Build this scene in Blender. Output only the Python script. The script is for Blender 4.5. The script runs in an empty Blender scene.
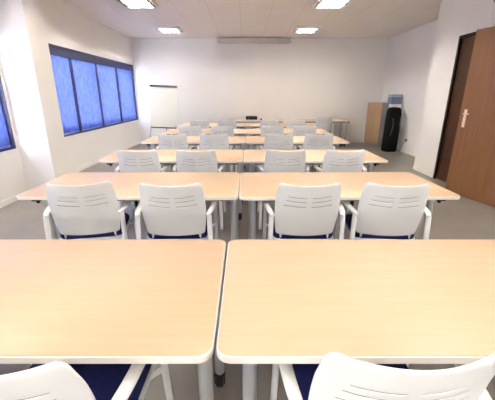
import bpy, bmesh, math, random
from mathutils import Vector, Matrix
R = math.radians
PI = math.pi
C = bpy.context.scene.collection
random.seed(4)

# ------------------------------------------------------------------ materials
def new_mat(name):
    m = bpy.data.materials.new(name); m.use_nodes = True
    nt = m.node_tree; b = nt.nodes['Principled BSDF']
    return m, nt, b
def coords(nt, kind='Object', scale=(1, 1, 1)):
    tc = nt.nodes.new('ShaderNodeTexCoord'); mp = nt.nodes.new('ShaderNodeMapping')
    mp.inputs['Scale'].default_value = scale
    nt.links.new(tc.outputs[kind], mp.inputs['Vector']); return mp.outputs['Vector']
def mixc(nt, fac, a, b):
    mx = nt.nodes.new('ShaderNodeMix'); mx.data_type = 'RGBA'
    if isinstance(fac, (int, float)): mx.inputs[0].default_value = fac
    else: nt.links.new(fac, mx.inputs[0])
    for s, v in ((6, a), (7, b)):
        if isinstance(v, tuple): mx.inputs[s].default_value = (*v, 1)
        else: nt.links.new(v, mx.inputs[s])
    return mx.outputs[2]
def noise(nt, vec, scale, detail=3, rough=.5):
    n = nt.nodes.new('ShaderNodeTexNoise'); nt.links.new(vec, n.inputs['Vector'])
    n.inputs['Scale'].default_value = scale; n.inputs['Detail'].default_value = detail
    n.inputs['Roughness'].default_value = rough
    return n.outputs['Fac']
def ramp(nt, fac, lo, hi):
    r = nt.nodes.new('ShaderNodeMapRange'); nt.links.new(fac, r.inputs[0])
    r.inputs[1].default_value = lo; r.inputs[2].default_value = hi
    return r.outputs[0]
def bump(nt, b, h, strength, dist=.002):
    bp = nt.nodes.new('ShaderNodeBump'); nt.links.new(h, bp.inputs['Height'])
    bp.inputs['Strength'].default_value = strength; bp.inputs['Distance'].default_value = dist
    nt.links.new(bp.outputs['Normal'], b.inputs['Normal'])
def mottled(name, col, rough=.5, var=.06, scale=8, metallic=0, bmp=0, spec=.5):
    m, nt, b = new_mat(name)
    v = coords(nt); n = noise(nt, v, scale)
    c2 = tuple(c * (1 - var) for c in col)
    nt.links.new(mixc(nt, ramp(nt, n, .3, .7), col, c2), b.inputs['Base Color'])
    b.inputs['Roughness'].default_value = rough; b.inputs['Metallic'].default_value = metallic
    b.inputs['Specular IOR Level'].default_value = spec
    if bmp: bump(nt, b, noise(nt, v, scale * 12), bmp)
    return m
def grain(name, col, col2, sc, rough=.4, spec=.5):
    m, nt, b = new_mat(name)
    v = coords(nt, 'Object', sc)
    n1 = noise(nt, v, 3, 6, .65); n2 = noise(nt, v, 14, 3, .6)
    mth = nt.nodes.new('ShaderNodeMath'); mth.operation = 'MULTIPLY_ADD'
    nt.links.new(n2, mth.inputs[0]); mth.inputs[1].default_value = .4; nt.links.new(n1, mth.inputs[2])
    nt.links.new(mixc(nt, ramp(nt, mth.outputs[0], .45, .95), col, col2), b.inputs['Base Color'])
    b.inputs['Roughness'].default_value = rough; b.inputs['Specular IOR Level'].default_value = spec
    return m
def lines(nt, vec, axis, pitch, off, w):
    sx = nt.nodes.new('ShaderNodeSeparateXYZ'); nt.links.new(vec, sx.inputs[0])
    a = nt.nodes.new('ShaderNodeMath'); a.operation = 'ADD'; nt.links.new(sx.outputs[axis], a.inputs[0]); a.inputs[1].default_value = -off + 100 * pitch
    md = nt.nodes.new('ShaderNodeMath'); md.operation = 'MODULO'; nt.links.new(a.outputs[0], md.inputs[0]); md.inputs[1].default_value = pitch
    lt = nt.nodes.new('ShaderNodeMath'); lt.operation = 'LESS_THAN'; nt.links.new(md.outputs[0], lt.inputs[0]); lt.inputs[1].default_value = w
    return lt.outputs[0]
def grid_mat(name, col, col2, line, px, ox, py, oy, w, rough, nscale=3, spec=.5, speck=0):
    m, nt, b = new_mat(name); v = coords(nt)
    base = mixc(nt, ramp(nt, noise(nt, v, nscale, 5), .3, .7), col, col2)
    if speck: base = mixc(nt, ramp(nt, noise(nt, v, 90, 2), .55, .75), base, tuple(c * (1 - speck) for c in col))
    mx = nt.nodes.new('ShaderNodeMath'); mx.operation = 'MAXIMUM'
    nt.links.new(lines(nt, v, 0, px, ox, w), mx.inputs[0]); nt.links.new(lines(nt, v, 1, py, oy, w), mx.inputs[1])
    nt.links.new(mixc(nt, mx.outputs[0], base, line), b.inputs['Base Color'])
    b.inputs['Roughness'].default_value = rough; b.inputs['Specular IOR Level'].default_value = spec
    return m

M = {}
M['wall'] = mottled('painted_wall', (.88, .86, .83), .75, .03, 1.2, bmp=.05)
M['ceiling'] = grid_mat('ceiling_tile', (.90, .85, .78), (.87, .82, .75), (.77, .72, .65), .6, -.10, .6, .25, .012, .9, 2, .3, .05)
M['floor'] = grid_mat('floor_vinyl', (.245, .225, .205), (.20, .185, .165), (.22, .21, .20), .6, .2, .6, .1, .006, .38, 2.5, .5, .12)
M['beech'] = grain('beech_laminate', (.68, .505, .345), (.62, .445, .285), (.5, 9, 9), .42, .4)
M['edge'] = mottled('edge_band_cream', (.86, .83, .78), .4, .03, 20)
M['steel'] = mottled('silver_steel', (.55, .57, .60), .35, .05, 10, .55)
M['rail'] = mottled('grey_steel_rail', (.28, .28, .29), .45, .05, 10, .4)
M['black'] = mottled('black_plastic', (.010, .010, .011), .5, .2, 20, spec=.3)
M['bagcloth'] = mottled('black_bag_cloth', (.007, .007, .008), .85, .3, 20, spec=.15)
M['plastic'] = mottled('white_plastic', (.90, .915, .935), .4, .02, 5)
M['frame'] = mottled('white_coated_steel', (.88, .89, .91), .4, .02, 8)
M['slotshade'] = mottled('slot_shade_grey', (.22, .23, .25), .6, .1, 30)  # dark grey standing in for the shade inside the chair slots
M['navy'] = mottled('navy_fabric', (.012, .018, .11), .9, .35, 60, bmp=.2, spec=.2)
M['navyframe'] = mottled('navy_window_metal', (.012, .018, .085), .5, .1, 10)
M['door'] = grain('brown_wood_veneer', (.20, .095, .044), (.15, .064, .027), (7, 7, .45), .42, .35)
M['darkdoor'] = grain('darker_brown_veneer', (.058, .022, .008), (.042, .015, .005), (7, 7, .45), .5, .2)  # fixed leaf, a darker brown than the ajar one
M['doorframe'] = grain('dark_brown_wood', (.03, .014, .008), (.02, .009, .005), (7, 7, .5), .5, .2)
M['brass'] = mottled('pale_brass', (.88, .74, .56), .3, .05, 10, .3)
M['cabwood'] = grain('light_oak_veneer', (.50, .33, .19), (.43, .275, .15), (5, 5, .6), .5)
M['cabgrey'] = mottled('grey_panel', (.33, .33, .34), .5, .05, 6)
M['bluebox'] = mottled('slate_blue_card', (.16, .22, .34), .6, .15, 12)
M['paleblue'] = mottled('pale_blue_paper', (.50, .58, .68), .6, .1, 12)
M['board'] = mottled('board_white', (.82, .81, .72), .25, .02, 3)
M['darkgrey'] = mottled('dark_grey_metal', (.06, .055, .055), .4, .1, 12, .3)
M['screencase'] = mottled('screen_case_beige', (.62, .585, .55), .5, .04, 5)
M['louvre'] = mottled('bright_louvre', (.85, .85, .85), .18, .03, 10, .8)
M['white'] = mottled('white_enamel', (.85, .85, .84), .4, .02, 10)
def glass():
    m, nt, b = new_mat('window_glass')
    b.inputs['Base Color'].default_value = (.95, .98, 1, 1); b.inputs['Roughness'].default_value = 0
    b.inputs['Transmission Weight'].default_value = 1; b.inputs['IOR'].default_value = 1.02
    return m
M['glass'] = glass()
def emis(name, col, s):
    m, nt, b = new_mat(name); b.inputs['Base Color'].default_value = (.9, .9, .9, 1)
    b.inputs['Emission Color'].default_value = (*col, 1); b.inputs['Emission Strength'].default_value = s
    return m
M['tube'] = emis('lit_fluorescent_tube', (1, .92, .82), 84)
def blindmat():
    m, nt, b = new_mat('blue_blind_fabric'); out = nt.nodes['Material Output']
    v = coords(nt, 'Object', (1, 1, .25)); n = noise(nt, v, 40, 2)
    c = mixc(nt, ramp(nt, n, .3, .7), (.20, .29, .70), (.13, .20, .60))
    ct = mixc(nt, ramp(nt, n, .3, .7), (.43, .51, .82), (.22, .30, .70))
    nt.links.new(c, b.inputs['Base Color']); b.inputs['Roughness'].default_value = .8
    tr = nt.nodes.new('ShaderNodeBsdfTranslucent'); nt.links.new(ct, tr.inputs['Color'])
    mx = nt.nodes.new('ShaderNodeMixShader'); mx.inputs[0].default_value = .36
    nt.links.new(b.outputs[0], mx.inputs[1]); nt.links.new(tr.outputs[0], mx.inputs[2])
    nt.links.new(mx.outputs[0], out.inputs['Surface'])
    return m
M['blind'] = blindmat()

# ------------------------------------------------------------------ mesh helpers
def box(bm, x0, x1, y0, y1, z0, z1, bev=0):
    t = bmesh.new()
    bmesh.ops.create_cube(t, size=1)
    for v in t.verts:
        v.co = Vector(((x0 + x1) / 2 + v.co.x * (x1 - x0), (y0 + y1) / 2 + v.co.y * (y1 - y0), (z0 + z1) / 2 + v.co.z * (z1 - z0)))
    if bev: bmesh.ops.bevel(t, geom=t.edges[:], offset=bev, segments=3, affect='EDGES', profile=.5)
    merge(bm, t)
def merge(bm, t):
    me = bpy.data.meshes.new('tmp'); t.to_mesh(me); t.free(); bm.from_mesh(me); bpy.data.meshes.remove(me)
def smooth_path(pts, n=6):
    P = [Vector(p) for p in pts]; out = []
    for i in range(len(P) - 1):
        p0 = P[max(i - 1, 0)]; p1 = P[i]; p2 = P[i + 1]; p3 = P[min(i + 2, len(P) - 1)]
        for k in range(n):
            t = k / n
            out.append(.5 * ((2 * p1) + (-p0 + p2) * t + (2 * p0 - 5 * p1 + 4 * p2 - p3) * t * t + (-p0 + 3 * p1 - 3 * p2 + p3) * t ** 3))
    out.append(P[-1]); return out
def fillet(pts, r, n=5):
    P = [Vector(p) for p in pts]; out = [P[0]]
    for i in range(1, len(P) - 1):
        a = (P[i - 1] - P[i]); b = (P[i + 1] - P[i]); rr = min(r, a.length * .45, b.length * .45)
        A = P[i] + a.normalized() * rr; B = P[i] + b.normalized() * rr
        for k in range(n + 1):
            t = k / n; out.append((1 - t) ** 2 * A + 2 * t * (1 - t) * P[i] + t * t * B)
    out.append(P[-1]); return out
def tube(bm, pts, r, seg=10, flat=1.0):
    pts = [Vector(p) for p in pts]; rings = []
    up = Vector((0, 0, 1)); prev = None
    for i, p in enumerate(pts):
        d = (pts[min(i + 1, len(pts) - 1)] - pts[max(i - 1, 0)]).normalized()
        if prev is None:
            side = d.cross(Vector((0, 1, 0)) if abs(d.z) > .9 else up).normalized()
        else:
            side = (prev - d * prev.dot(d)).normalized()
        prev = side; n2 = d.cross(side).normalized()
        rad = r[i] if isinstance(r, (list, tuple)) else r
        rings.append([bm.verts.new(p + side * math.cos(a) * rad * flat + n2 * math.sin(a) * rad) for a in [2 * PI * k / seg for k in range(seg)]])
    for a, b in zip(rings, rings[1:]):
        for k in range(seg): bm.faces.new((a[k], a[(k + 1) % seg], b[(k + 1) % seg], b[k]))
    bm.faces.new(rings[0][::-1]); bm.faces.new(rings[-1])
def lathe(bm, prof, seg=20, axis='Z', loc=(0, 0, 0)):
    rings = []
    for r, h in prof:
        ring = []
        for k in range(seg):
            a = 2 * PI * k / seg
            c = {'Z': (r * math.cos(a), r * math.sin(a), h), 'X': (h, r * math.cos(a), r * math.sin(a)), 'Y': (r * math.sin(a), h, r * math.cos(a))}[axis]
            ring.append(bm.verts.new(Vector(c) + Vector(loc)))
        rings.append(ring)
    for a, b in zip(rings, rings[1:]):
        for k in range(seg): bm.faces.new((a[k], a[(k + 1) % seg], b[(k + 1) % seg], b[k]))
    bm.faces.new(rings[0][::-1]); bm.faces.new(rings[-1])
def rr_outline(x0, x1, y0, y1, r, n=8):
    out = []
    for cx, cy, a0 in ((x1 - r, y1 - r, 0), (x0 + r, y1 - r, 90), (x0 + r, y0 + r, 180), (x1 - r, y0 + r, 270)):
        for k in range(n + 1):
            a = R(a0 + 90 * k / n); out.append((cx + r * math.cos(a), cy + r * math.sin(a)))
    return out
def slab(bm, o, z0, z1, ch=0):
    levels = [(z0, 0), (z1 - ch, 0), (z1, ch)] if ch else [(z0, 0), (z1, 0)]
    cx = sum(p[0] for p in o) / len(o); cy = sum(p[1] for p in o) / len(o); rings = []
    for z, ins in levels:
        ring = []
        for x, y in o:
            d = Vector((x - cx, y - cy)); d2 = Vector((x - math.copysign(ins, d.x), y - math.copysign(ins, d.y)))
            ring.append(bm.verts.new((d2.x, d2.y, z)))
        rings.append(ring)
    n = len(o)
    for a, b in zip(rings, rings[1:]):
        for k in range(n): bm.faces.new((a[k], a[(k + 1) % n], b[(k + 1) % n], b[k]))
    bm.faces.new(rings[0][::-1]); bm.faces.new(rings[-1])
def obj(name, bm, mat, parent=None, smooth=False, loc=None):
    bmesh.ops.recalc_face_normals(bm, faces=bm.faces[:])
    me = bpy.data.meshes.new(name); bm.to_mesh(me); bm.free()
    me.materials.append(M[mat])
    if smooth:
        for p in me.polygons: p.use_smooth = True
        me.set_sharp_from_angle(angle=R(40))
    o = bpy.data.objects.new(name, me); C.objects.link(o)
    if parent: o.parent = parent
    if loc: o.location = loc
    return o
def struct(name, bm, mat, parent=None, smooth=False):
    o = obj(name, bm, mat, parent, smooth)
    if not parent: o['kind'] = 'structure'
    return o
def tag(o, label, cat, group=None):
    o['label'] = label; o['category'] = cat
    if group: o['group'] = group
    return o
def thing(name, label, cat, loc=(0, 0, 0), rz=0, group=None):
    o = bpy.data.objects.new(name, None); C.objects.link(o); o.empty_display_size = .1
    o.location = loc; o.rotation_euler = (0, 0, rz)
    return tag(o, label, cat, group)
def kids(o): return [c for c in bpy.data.objects if c.parent == o]
def copy_tree(o, parent=None):
    c = o.copy(); C.objects.link(c); c.parent = parent
    for ch in kids(o): copy_tree(ch, c)
    return c
def B(): return bmesh.new()

# ------------------------------------------------------------------ the room
XL, XR, XRN = -3.27, 4.15, 3.42
YB, Y0, ZC = 10.2, -5.5, 2.98
b = B(); box(b, XL - .5, XR + .3, Y0 - .2, YB + .2, -.1, 0); struct('floor', b, 'floor')
b = B(); box(b, XL - .5, XR + .3, Y0 - .2, YB + .2, ZC, ZC + .1); struct('ceiling', b, 'ceiling')
b = B(); box(b, XL - .3, XR + .3, YB, YB + .2, 0, ZC); struct('wall_back', b, 'wall')
b = B(); box(b, XL - .3, XR + .3, Y0 - .2, Y0, 0, ZC); struct('wall_front', b, 'wall')
b = B(); box(b, XR, XR + .2, 6.42, YB, 0, ZC); struct('wall_far_right', b, 'wall')
DY0, DY1, DZ = 3.93, 5.64, 2.30
b = B()
box(b, XRN, XR + .2, DY1, 6.42, 0, ZC); box(b, XRN, XR + .2, Y0, DY0, 0, ZC)
box(b, XRN, XR + .2, DY0, DY1, DZ, ZC); box(b, XRN + .14, XR + .2, DY0, DY1, 0, DZ)
struct('wall_right', b, 'wall')
# left wall with two window openings, plus an unseen one added for light
WZ0, WZ1 = .71, 2.25
W_ADDED = (-4.6, -1.8); W1 = (.75, 4.60); W2 = (5.86, 10.12)
b = B(); xo = XL - .28
box(b, xo, XL, Y0, YB, 0, WZ0); box(b, xo, XL, Y0, YB, WZ1, ZC)
for y0, y1 in ((Y0, W_ADDED[0]), (W_ADDED[1], W1[0]), (W1[1], W2[0]), (W2[1], YB)): box(b, xo, XL, y0, y1, WZ0, WZ1)
struct('wall_left', b, 'wall')
b = B(); box(b, XL, -2.83, 4.66, 5.10, 0, ZC); struct('wall_pillar', b, 'wall')
# plinth strips
b = B(); box(b, XRN - .012, XRN, DY1 + .06, 6.42, 0, .07); box(b, XRN - .012, XRN, Y0, DY0 - .06, 0, .07); struct('baseboard_right', b, 'wall')
b = B(); box(b, XR - .012, XR, 6.43, YB - .013, 0, .07); struct('baseboard_far_right', b, 'wall')
b = B(); box(b, XL + .013, XR - .013, YB - .012, YB, 0, .07); struct('baseboard_back', b, 'wall')
b = B(); box(b, XL, XL + .012, Y0, 4.655, 0, .07); box(b, XL, XL + .012, 5.105, YB - .013, 0, .07); struct('baseboard_left', b, 'wall')

# windows with navy frames; blinds hang in the reveal
def window(n, y0, y1, cuts):
    w = bpy.data.objects.new('window_%d' % n, None); C.objects.link(w); w['kind'] = 'structure'; w.location = (XL, (y0 + y1) / 2, WZ0)
    inv = Matrix.Translation(-Vector(w.location))
    def add(name, bm, mat):
        bm.transform(inv); return obj(name, bm, mat, w)
    b = B(); t = .035
    box(b, XL - .275, XL + .004, y0, y0 + t * .5, WZ0, WZ1); box(b, XL - .275, XL + .004, y1 - t * .5, y1, WZ0, WZ1)
    box(b, XL - .275, XL + .004, y0, y1, WZ1 - .025, WZ1); box(b, XL - .275, XL + .004, y0, y1, WZ0, WZ0 + .02)
    add('window_reveal', b, 'navyframe')
    ys = [y0 + .02] + cuts + [y1 - .02]
    b = B()
    box(b, XL - .25, XL - .20, y0 + .018, y1 - .018, WZ0 + .02, WZ0 + .07); box(b, XL - .25, XL - .20, y0 + .018, y1 - .018, WZ1 - .075, WZ1 - .025)
    for y in ys: box(b, XL - .25, XL - .14 if y in (ys[0], ys[-1]) else XL - .04, y - .048 if y > ys[0] else y, y + .048 if y < ys[-1] else y, WZ0 + .02, WZ1 - .025)
    add('window_frame', b, 'navyframe')
    if n < 3:
        b = B(); box(b, XL - .035, XL - .02, y0 + .018, y1 - .018, WZ1 - .165, WZ1 - .025); add('pelmet', b, 'navyframe')
    for a, c in zip(ys, ys[1:]):
        b = B(); box(b, XL - .228, XL - .222, a + .03, c - .03, WZ0 + .07, WZ1 - .075); add('pane', b, 'glass')
    return ys
def blind(y0, y1, ang, label):
    xb = XL - .064
    t = thing('vertical_blind', label, 'blind', (xb, (y0 + y1) / 2, WZ0 + .021), 0, 'blue vertical blinds in the left wall windows')
    L = y1 - y0; H = WZ1 - WZ0 - .03
    b = B(); box(b, -.025, .025, -L / 2, L / 2, H - .075, H - .03); obj('headrail', b, 'navyframe', t)
    b = B(); n = max(2, round(L / .072)); p = L / n; ch = B(); wt = B()
    for k in range(n):
        yc = -L / 2 + (k + .5) * p; rows = 10; hw = .044
        for side in (0,):
            prevr = None
            for i in range(rows + 1):
                z = .015 + (H - .075 - .015) * i / rows
                a = ang + .16 * math.sin(k * 2.1) + .02 * math.sin(i * .6 + k); ring = []
                for s in (-1, -.5, 0, .5, 1):
                    bow = .006 * (1 - s * s)
                    ring.append(b.verts.new((s * hw * math.sin(a) + bow * math.cos(a), yc + s * hw * math.cos(a) - bow * math.sin(a), z)))
                if prevr:
                    for q in range(4): b.faces.new((prevr[q], prevr[q + 1], ring[q + 1], ring[q]))
                prevr = ring
        m = Matrix.Translation((0, yc, 0)) @ Matrix.Rotation(-ang, 4, 'Z')
        q = B(); box(q, -.006, .006, -hw, hw, .004, .03); q.transform(m); merge(wt, q)
    tube(ch, [(.012, -L / 2 + .03, .02), (.012, L / 2 - .03, .02)], .004, 6)
    o = obj('slats', b, 'blind', t, True)
    sol = o.modifiers.new('s', 'SOLIDIFY'); sol.thickness = .0008
    obj('slat_weights', wt, 'blind', t); obj('bottom_chain', ch, 'white', t)
c2 = [6.62, 7.72, 8.92]; c1 = [1.72, 2.68, 3.64]
window(3, *W_ADDED, [-3.4, -2.2]); y2 = window(2, *W2, c2); y1 = window(1, *W1, c1)  # the first call adds an unseen window behind the viewer for front daylight
desc2 = ['narrowest blue vertical blind, next to the white pillar in the far window', 'wide blue vertical blind, second from the pillar in the far window',
         'blue vertical blind, third from the pillar in the far window', 'blue vertical blind at the corner by the back wall, in the far window']
for i in range(4): blind(y2[i] + (.05 if i else .0), y2[i + 1] - (.05 if i < 3 else .0), .32, desc2[i])
desc1 = ['blue vertical blind in the near window, the one nearest the viewer', 'blue vertical blind in the near window, second from the viewer',
         'blue vertical blind in the near window, second before the pillar', 'blue vertical blind in the near window at the left photo edge, beside the pillar']
for i in range(4): blind(y1[i] + (.05 if i else .0), y1[i + 1] - (.05 if i < 3 else .0), .32, desc1[i])

# double door in the right wall
def on(name, loc, rz=0):
    o = bpy.data.objects.new(name, None); C.objects.link(o); o['kind'] = 'structure'; o.location = loc; o.rotation_euler = (0, 0, rz); return o
b = B(); f = .022
box(b, XRN - .02, XRN + .02, DY1 - .02, DY1 + f, 0, DZ + f); box(b, XRN - .02, XRN + .02, DY0 - f, DY0 + .02, 0, DZ + f); box(b, XRN - .02, XRN + .02, DY0 + .02, DY1 - .02, DZ - .02, DZ + f)
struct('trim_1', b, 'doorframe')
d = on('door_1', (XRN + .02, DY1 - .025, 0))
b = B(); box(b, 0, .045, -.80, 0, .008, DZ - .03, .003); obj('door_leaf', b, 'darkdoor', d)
b = B(); box(b, -.006, 0, -.78, -.745, .9, 1.0); obj('flush_bolt', b, 'brass', d)
ang = 15.5
d = on('door_2', (XRN - .01, DY0 + .03, 0), R(ang))
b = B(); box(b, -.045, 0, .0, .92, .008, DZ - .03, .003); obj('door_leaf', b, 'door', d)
h = B()
box(h, -.053, -.045, .806, .85, .99, 1.24, .003)
tube(h, fillet([(-.05, .828, 1.18), (-.095, .828, 1.18), (-.095, .74, 1.18)], .02), .009, 10)
lathe(h, [(.016, -.060), (.016, -.053)], 16, 'X', (0, .828, 1.04))
obj('door_handle', h, 'brass', d, True)
b = B()
for z in (.25, 1.1, 2.0): lathe(b, [(.009, z), (.009, z + .1)], 12, 'Z', (-.05, -.004, 0))
obj('hinge', b, 'brass', d, True)

# ------------------------------------------------------------------ ceiling luminaires
def luminaire():
    t = thing('ceiling_light', '', 'ceiling light')
    s = .297; b = B(); z1 = 0; z0 = -.05
    box(b, -s, s, -s, -s + .022, z0, z1); box(b, -s, s, s - .022, s, z0, z1)
    box(b, -s, -s + .022, -s + .022, s - .022, z0, z1); box(b, s - .022, s, -s + .022, s - .022, z0, z1)
    box(b, -s, s, -s, s, -.006, 0); obj('housing', b, 'white', t)
    b = B()
    for k in range(5):
        x = -.22 + k * .11
        for q in (-1, 1):
            v = [b.verts.new(c) for c in ((x, -s + .022, z0 + .004), (x, s - .022, z0 + .004), (x + q * .02, s - .022, z0 + .038), (x + q * .02, -s + .022, z0 + .038))]
            b.faces.new(v)
    for k in range(9):
        y = -.24 + k * .06; box(b, -s + .022, s - .022, y - .001, y + .001, z0 + .004, z0 + .026)
    obj('louvre', b, 'louvre', t)
    for k in range(4):
        b = B(); lathe(b, [(.008, -s + .03), (.008, s - .03)], 10, 'Y', (-.165 + k * .11, 0, -.022)); obj('fluorescent_tube', b, 'tube', t, True)
    return t
l0 = luminaire(); first = True
rows_l = [(8.83, 'at the back near the rolled screen'), (6.35, 'at the top edge of the photo'), (3.90, 'above the second row of tables'), (1.45, 'above the nearest row of tables'), (-1.0, 'added unseen just behind the viewer'), (-3.4, 'added unseen farthest behind the viewer')]  # both rows behind the viewer are unseen, added to light the chair backs
for y, dn in rows_l:
    for x, sd in ((-1.87, 'left'), (1.52, 'right')):
        o = l0 if first else copy_tree(l0); first = False
        o.location = (x, y, ZC - .001)
        tag(o, 'square louvred ceiling light, %s one %s' % (sd, dn), 'ceiling light', 'square louvred ceiling lights')

# ------------------------------------------------------------------ tables
TW, TD, TZ = 1.617, .776, .74
def make_table(side):   # side -1: the left table of a pair
    t = thing('training_table', '', 'table')
    b = B(); slab(b, rr_outline(-TW / 2 + .004, TW / 2 - .004, .004, TD - .004, .041), TZ - .024, TZ, .0015); obj('tabletop', b, 'beech', t, True)
    b = B(); o = rr_outline(-TW / 2, TW / 2, 0, TD, .045); i = rr_outline(-TW / 2 + .004, TW / 2 - .004, .004, TD - .004, .041); n = len(o)
    rg = [[b.verts.new((x, y, z)) for x, y in pts] for pts, z in ((i, TZ - .0012), (o, TZ - .004), (o, TZ - .0245), (i, TZ - .0255))]
    for a, c in ((0, 1), (1, 2), (2, 3)):
        for k in range(n): b.faces.new((rg[a][k], rg[a][(k + 1) % n], rg[c][(k + 1) % n], rg[c][k]))
    obj('edge_band', b, 'edge', t, True)
    b = B(); z1 = TZ - .026; lo = TW / 2 - .17; li = TW / 2 - (.035 if side < 0 else .10)
    xs = (-lo, li) if side < 0 else (-li, lo)
    for y in (.10, TD - .20): box(b, xs[0], xs[1], y - .015, y + .015, z1 - .035, z1, .003)
    for x in xs: box(b, x - .02, x + .02, .10, TD - .20, z1 - .035, z1, .003)
    obj('under_frame', b, 'rail', t)
    for x in xs:
        for y in (.10, TD - .20):
            b = B(); lathe(b, [(.024, .088), (.024, z1 - .036), (.030, z1 - .034), (.030, z1 - .002)], 18, 'Z', (x, y, 0)); lg = obj('leg', b, 'steel', t, True)
            b = B(); lathe(b, [(.034, -.019), (.039, -.014), (.039, .014), (.034, .019)], 20, 'X', (x, y, .039))
            box(b, x - .027, x - .021, y - .022, y + .022, .03, .088); box(b, x + .021, x + .027, y - .022, y + .022, .03, .088); box(b, x - .027, x + .027, y - .022, y + .022, .081, .090)
            obj('castor', b, 'black', lg, True)
    x = side * (TW / 2 - .11)
    b = B(); box(b, x - .03, x + .03, .06, .12, z1 - .03, z1 - .0005, .004); lathe(b, [(.012, z1 - .05), (.012, z1 - .03)], 10, 'Z', (x, .09, 0)); obj('corner_bracket', b, 'black', t)
    return t
TL = make_table(-1); TR = make_table(1); used = set()
rows = [(.722, -.089, 0), (2.21, -.045, 0), (3.53, -.022, 0), (4.985, .0, 0), (6.27, .02, 0), (7.77, .05, 0)]
rown = ['nearest the viewer, filling the lower photo', 'second from the viewer', 'third from the viewer', 'fourth from the viewer', 'fifth from the viewer', 'sixth from the viewer']
for (y, gx, _), rn in zip(rows, rown):
    for s, sd in ((-1, 'left'), (1, 'right')):
        T = TL if s < 0 else TR
        o = T if s not in used else copy_tree(T); used.add(s)
        o.location = (gx + s * (TW / 2 + .005), y, 0)
        if y == 2.21 and s == 1: o.rotation_euler.z = R(.6)
        tag(o, 'beech table, %s one in the row %s' % (sd, rn), 'table', 'beech tables in rows')
for x, dn in ((.30, 'left one'), (1.94 + .31, 'right one')):
    o = copy_tree(TL if x < 1 else TR); o.location = (x, 9.31, 0)
    tag(o, 'beech topped table against the back wall, %s of two' % dn, 'table', 'tables against the back wall')

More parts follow.
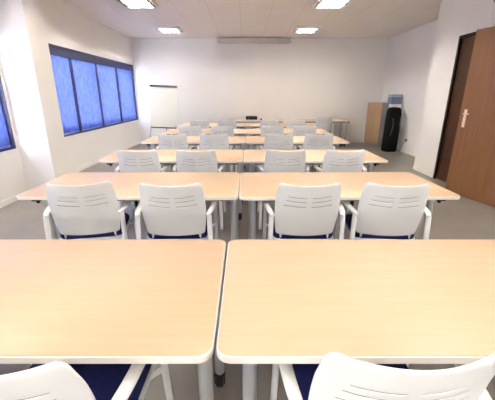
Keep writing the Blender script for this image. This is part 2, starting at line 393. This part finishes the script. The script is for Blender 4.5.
# ------------------------------------------------------------------ chairs
def make_chair():
    t = thing('slotted_back_armchair', '', 'chair')
    # back shell with six slots, filled with grey strips for their inner shade
    b = B(); W = .43; z0, z1 = .475, .870
    us = sorted(set([i / 40 for i in range(41)] + [.012, .988, .13, .47, .58, .90]))
    vs = [0, .012, .03, .06, .1, .2, .3, .4, .5, .56]
    sl = [(.592, .603), (.682, .693), (.764, .775)]
    for a, c in sl: vs += [a, c]
    vs = sorted(vs + [.63, .73, .82, .85, .9, .94, .97, .988, 1.0])
    def P(u, v):
        s = 2 * u - 1; w = .41 + .035 * math.sin(PI * v); rad = .024; hgt = (1 - v) * (z1 - z0)
        d = 0
        if hgt < rad: d = rad - math.sqrt(max(0, rad * rad - (rad - hgt) ** 2))
        hb = v * (z1 - z0)
        if hb < rad: d = max(d, (rad - math.sqrt(max(0, rad * rad - (rad - hb) ** 2))) * .8)
        x = s * (w / 2 - d)
        z = z0 + v * (z1 - z0) + s * s * (.014 * v + .016 * math.exp(-((v - .69) / .16) ** 2))
        y = -.185 - .085 * v - .02 * v * v + .042 * s * s
        return (x, y, z)
    ins = B(); V = {}
    def vert(bmx, k):
        key = (k, bmx is ins)
        if key not in V: V[key] = bmx.verts.new(Vector(P(us[k[0]], vs[k[1]])) + Vector((0, -.003 if bmx is ins else 0, 0)))
        return V[key]
    for i in range(len(us) - 1):
        for j in range(len(vs) - 1):
            um = (us[i] + us[i + 1]) / 2; vm = (vs[j] + vs[j + 1]) / 2; hole = False
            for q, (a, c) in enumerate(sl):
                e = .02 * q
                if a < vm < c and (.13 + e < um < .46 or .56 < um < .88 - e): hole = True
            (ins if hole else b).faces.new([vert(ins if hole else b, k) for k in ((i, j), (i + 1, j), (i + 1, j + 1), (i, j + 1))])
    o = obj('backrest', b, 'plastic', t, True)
    si = obj('slot_shade', ins, 'slotshade', o); s2 = si.modifiers.new('t', 'SOLIDIFY'); s2.thickness = .002; s2.offset = 0
    sm = o.modifiers.new('t', 'SOLIDIFY'); sm.thickness = .010; sm.offset = 0
    bv = o.modifiers.new('b', 'BEVEL'); bv.width = .0012; bv.segments = 2; bv.limit_method = 'ANGLE'; bv.angle_limit = R(60)
    # seat shell and cushion
    b = B(); slab(b, rr_outline(-.23, .23, -.165, .25, .06), .415, .434); obj('seat_shell', b, 'plastic', t, True)
    b = B(); oo = rr_outline(-.222, .222, -.160, .243, .06)
    n = len(oo); rings = []
    for k, (ins, z) in enumerate(((.004, .435), (0, .444), (0, .466), (.008, .478), (.03, .484), (.09, .486))):
        rings.append([b.verts.new((x * (1 - ins / .222), (y - .04) * (1 - ins / .2) + .04, z)) for x, y in oo])
    for a, c in zip(rings, rings[1:]):
        for k in range(n): b.faces.new((a[k], a[(k + 1) % n], c[(k + 1) % n], c[k]))
    b.faces.new(rings[0][::-1]); b.faces.new(rings[-1]); obj('seat_cushion', b, 'navy', t, True)
    for s in (-1, 1):
        b = B(); tube(b, fillet([(s * .262, -.33, .0), (s * .252, -.235, .46), (s * .247, -.225, .645)], .05), .0175, 10); obj('leg', b, 'frame', t, True)
        b = B(); tube(b, fillet([(s * .268, .25, .0), (s * .262, .20, .46), (s * .27, .175, .645)], .05), .0145, 10); obj('leg', b, 'frame', t, True)
        b = B()
        pth = smooth_path([(s * .232, -.250, .652), (s * .25, -.20, .660), (s * .266, -.08, .664), (s * .271, .06, .664), (s * .272, .17, .658), (s * .271, .215, .640)], 5)
        rad = [.012 + .008 * math.sin(min(1, i / 8) * PI / 2) for i in range(len(pth))]
        q = B(); tube(q, pth, rad, 12)
        for v in q.verts: v.co.z = .655 + (v.co.z - .655) * .75
        merge(b, q); obj('armrest', b, 'plastic', t, True)
        b = B(); tube(b, [(s * .19, -.13, .405), (s * .17, -.15, .45), (s * .17, -.160, .52)], .011, 8); obj('back_bracket', b, 'frame', t, True)
    b = B()
    for y in (-.13, .14): tube(b, [(-.255, y - (.09 if y < 0 else -.065), .40), (-.2, y, .402), (.2, y, .402), (.255, y - (.09 if y < 0 else -.065), .40)], .011, 8)
    obj('seat_frame', b, 'frame', t, True)
    return t
C0 = make_chair(); first = True
ch = [  # x of the seat, y of the back, turn, row
    (-.60, .535, -2, 0), (.39, .555, 0, 0),
    (-1.11, 2.05, 11, 1), (-.495, 2.03, 1.5, 1), (.43, 2.03, 0, 1), (1.01, 2.03, -5, 1),
    (-1.15, 3.46, 2, 2), (-.525, 3.48, 0, 2), (.433, 3.48, -1, 2), (1.07, 3.48, 1, 2),
    (-1.09, 4.90, 0, 3), (-.465, 4.9, 1, 3), (.51, 4.9, 0, 3), (1.11, 4.89, -1, 3),
    (-1.03, 6.2, 0, 4), (-.43, 6.2, 0, 4), (.52, 6.2, 2, 4), (1.13, 6.2, 0, 4),
    (-1.06, 7.7, 3, 5), (-.42, 7.65, 0, 5), (.57, 7.68, 0, 5), (1.185, 7.7, 0, 5)]
posn = ['far left', 'second from left', 'third from left', 'far right']
prev = -1
for x, y, rz, row in ch:
    k = 0 if row != prev else k + 1; prev = row
    o = C0 if first else copy_tree(C0); first = False
    # the origin is under the seat centre, the back is .28 behind it
    a = R(rz); y = min(y, rows[row][0] - .147); o.location = (x - .28 * math.sin(a), y + .28 * math.cos(a), 0); o.rotation_euler.z = a
    if row == 0: lab = 'white slotted back armchair with navy seat at the table nearest the viewer, %s one' % ('left' if k == 0 else 'right')
    else: lab = 'white slotted back armchair, %s in the row %s' % (posn[k], rown[row])
    tag(o, lab, 'chair', 'white armchairs at the table rows')
o = copy_tree(C0); o.location = (2.15, 9.22, 0); o.rotation_euler.z = R(0)
tag(o, 'white slotted back armchair standing alone at the back wall table', 'chair', 'chair at the back wall table')

# ------------------------------------------------------------------ back of the room
t = thing('projection_screen', 'rolled up projection screen in a long beige case high on the back wall', 'projection screen', (.255, YB - .09, 2.84))
b = B(); box(b, -1.03, 1.03, -.06, .06, 0, .115, .012); obj('case', b, 'screencase', t)
for s in (-1, 1):
    b = B(); box(b, s * 1.03 - .012, s * 1.03 + .012, -.066, .066, -.005, .12, .006); obj('end_cap', b, 'screencase', t)
    b = B(); box(b, s * .9 - .02, s * .9 + .02, .058, .09, .02, .13); obj('wall_bracket', b, 'rail', t)
b = B(); box(b, -.98, .98, -.02, .02, -.02, .0); obj('bottom_bar', b, 'screencase', t)

t = thing('flip_chart_easel', 'cream white flip chart board with dark clamp bar on a tripod easel', 'flip chart', (-2.22, 9.0, 0), R(4))
tilt = Matrix.Translation((0, 0, .58)) @ Matrix.Rotation(R(2.5), 4, 'Y') @ Matrix.Rotation(R(-7), 4, 'X')
b = B(); box(b, -.35, .35, -.012, .012, 0, 1.08, .004); b.transform(tilt); obj('board', b, 'board', t)
b = B(); box(b, -.36, .36, -.035, .014, 1.05, 1.10, .006); b.transform(tilt); obj('clamp_bar', b, 'darkgrey', t)
b = B(); box(b, -.33, .33, -.07, .0, -.02, -.005); box(b, -.33, .33, -.075, -.07, -.02, .008); b.transform(tilt); obj('pen_tray', b, 'darkgrey', t)
for p0, p1 in (((-.33, -.03, .62), (-.42, -.22, 0)), ((.33, -.03, .62), (.42, -.22, 0)), ((0, .13, 1.2), (0, .60, 0))):
    b = B(); tube(b, [p0, p1], .012, 8); obj('leg', b, 'rail', t, True)
b = B(); lathe(b, [(.018, 1.15), (.018, 1.22)], 10, 'Z', (0, .13, 0)); box(b, -.02, .02, .095, .14, 1.16, 1.2); obj('hinge', b, 'rail', t)

t = thing('storage_cabinet', 'low tan wood fronted cabinet with grey side panel by the back right corner', 'cabinet', (3.935, 9.797, 0), R(16))
b = B(); box(b, -.15, .10, -.32, .32, .05, 1.22, .004); box(b, -.14, .09, -.31, .31, 0, .05); obj('body', b, 'cabgrey', t)
for s in (-1, 1):
    b = B(); box(b, -.17, -.151, min(s * .002, s * .318), max(s * .002, s * .318), .06, 1.21, .002); dd = obj('door', b, 'cabwood', t)
    b = B(); tube(b, fillet([(-.17, s * .04, .62), (-.195, s * .04, .62), (-.195, s * .04, .74), (-.17, s * .04, .74)], .012), .005, 8); obj('handle', b, 'steel', dd, True)

t = thing('display_stand', 'narrow white panel stand leaning by the far right wall behind black bag', 'stand', (4.0, 8.93, 0))
b = B(); box(b, -.13, .13, -.10, .10, 0.03, 1.20, .006); obj('body', b, 'white', t)
b = B(); box(b, -.14, .14, -.11, .11, 0, .03, .004); obj('base', b, 'rail', t)
t = thing('document_box', 'slate blue box with a pale strip, standing on the narrow white stand', 'box', (3.975, 8.93, 1.20))
b = B(); box(b, -.145, .125, -.12, .12, 0, .24, .006); obj('carton', b, 'bluebox', t)
b = B(); box(b, -.147, .127, -.1205, .121, .185, .215); obj('pale_strip', b, 'paleblue', t)
# tall black soft bag
t = thing('equipment_bag', 'tall black upright soft bag standing against the narrow white stand', 'bag', (3.84, 8.60, 0), R(4))
b = B(); prof = [(0, .85), (.02, .95), (.08, 1.0), (.4, .98), (.75, .95), (.98, .93), (1.06, .88), (1.10, .78), (1.125, .55), (1.13, .2)]
rings = []
for z, s in prof:
    ring = []
    for k in range(28):
        a = 2 * PI * k / 28; cx = math.copysign(abs(math.cos(a)) ** .55, math.cos(a)); sy = math.copysign(abs(math.sin(a)) ** .6, math.sin(a))
        w = 1 + .03 * math.sin(a * 3 + z * 9)
        ring.append(b.verts.new((cx * .18 * s * w + .015 * (z / 1.15), sy * .15 * s * w + .02 * z, z)))
    rings.append(ring)
for a, c in zip(rings, rings[1:]):
    for k in range(28): b.faces.new((a[k], a[(k + 1) % 28], c[(k + 1) % 28], c[k]))
b.faces.new(rings[0][::-1]); b.faces.new(rings[-1]); obj('bag_body', b, 'bagcloth', t, True)
b = B(); tube(b, smooth_path([(-.10, -.153, .42), (-.09, -.19, .55), (-.075, -.19, .72), (-.07, -.14, .86)], 6), .013, 8, 1.4); obj('strap', b, 'darkgrey', t, True)
b = B(); tube(b, smooth_path([(.12, -.152, .12), (.135, -.148, .5), (.15, -.135, .9), (.13, -.09, 1.06)], 6), .005, 6); obj('zip', b, 'darkgrey', t, True)

# black device on the back table
t = thing('video_projector', 'small black box shaped device on the left back wall table', 'projector', (.19, 9.72, TZ))
b = B(); box(b, -.165, .165, -.13, .13, .012, .10, .014)
for sx in (-1, 1):
    for sy in (-1, 1): lathe(b, [(.014, 0), (.014, .014)], 10, 'Z', (sx * .13, sy * .1, 0))
obj('casing', b, 'black', t)
b = B(); lathe(b, [(.034, -.146), (.038, -.135), (.038, -.125)], 20, 'Y', (-.08, 0, .056)); obj('lens', b, 'darkgrey', t, True)
b = B()
for k in range(6): box(b, .02 + k * .02, .03 + k * .02, -.1335, -.129, .03, .08)
obj('vent', b, 'darkgrey', t)
b = B(); slab(b, rr_outline(-.03, .03, -.05, .05, .022), 0, .035, .006)
tag(obj('computer_mouse', b, 'black', None, True, (.47, 9.6, TZ)), 'tiny black object just right of the black device on the back table', 'mouse')

# socket and cord
t = thing('wall_socket', 'white wall socket with black plug low on the far right wall', 'socket', (XR, 8.32, .33))
b = B(); box(b, -.012, 0, -.04, .04, -.04, .04, .003); obj('plate', b, 'white', t)
b = B(); box(b, -.045, -.012, -.022, .022, -.022, .022, .005); obj('plug', b, 'black', t)
b = B(); tube(b, smooth_path([(XR - .045, 8.32, .32), (XR - .08, 8.34, .22), (XR - .09, 8.42, .08), (XR - .08, 8.55, .006), (XR - .10, 8.75, .006)], 8), .0045, 6)
tag(obj('power_cord', b, 'darkgrey', None, True), 'thin dark cord running from wall socket down to the floor by the stand', 'cord')

# ------------------------------------------------------------------ light, camera
w = bpy.data.worlds.new('World'); bpy.context.scene.world = w; w.use_nodes = True
nt = w.node_tree; bg = nt.nodes['Background']
sky = nt.nodes.new('ShaderNodeTexSky'); sky.sky_type = 'HOSEK_WILKIE'; sky.turbidity = 5; sky.sun_direction = Vector((-.5, -.4, .75)).normalized()
mx = nt.nodes.new('ShaderNodeMix'); mx.data_type = 'RGBA'; mx.inputs[0].default_value = .75
nt.links.new(sky.outputs[0], mx.inputs[6]); mx.inputs[7].default_value = (1, .97, .93, 1)
nt.links.new(mx.outputs[2], bg.inputs[0]); bg.inputs[1].default_value = 8.5

cam = bpy.data.cameras.new('camera'); co = bpy.data.objects.new('camera', cam); C.objects.link(co)
F = 322.0; th = math.atan(105.5 / F)
co.location = (0, 0, 1.44); co.rotation_euler = (PI / 2 - th, 0, 0)
cam.sensor_width = 36; cam.lens = F / 495 * 36; cam.shift_x = 2.5 / 495; cam.clip_start = .02
sc = bpy.context.scene; sc.camera = co
sc.view_settings.view_transform = 'Standard'; sc.view_settings.look = 'None'; sc.view_settings.gamma = 1
sc.view_settings.use_curve_mapping = False
sc.view_settings.exposure = 1.8
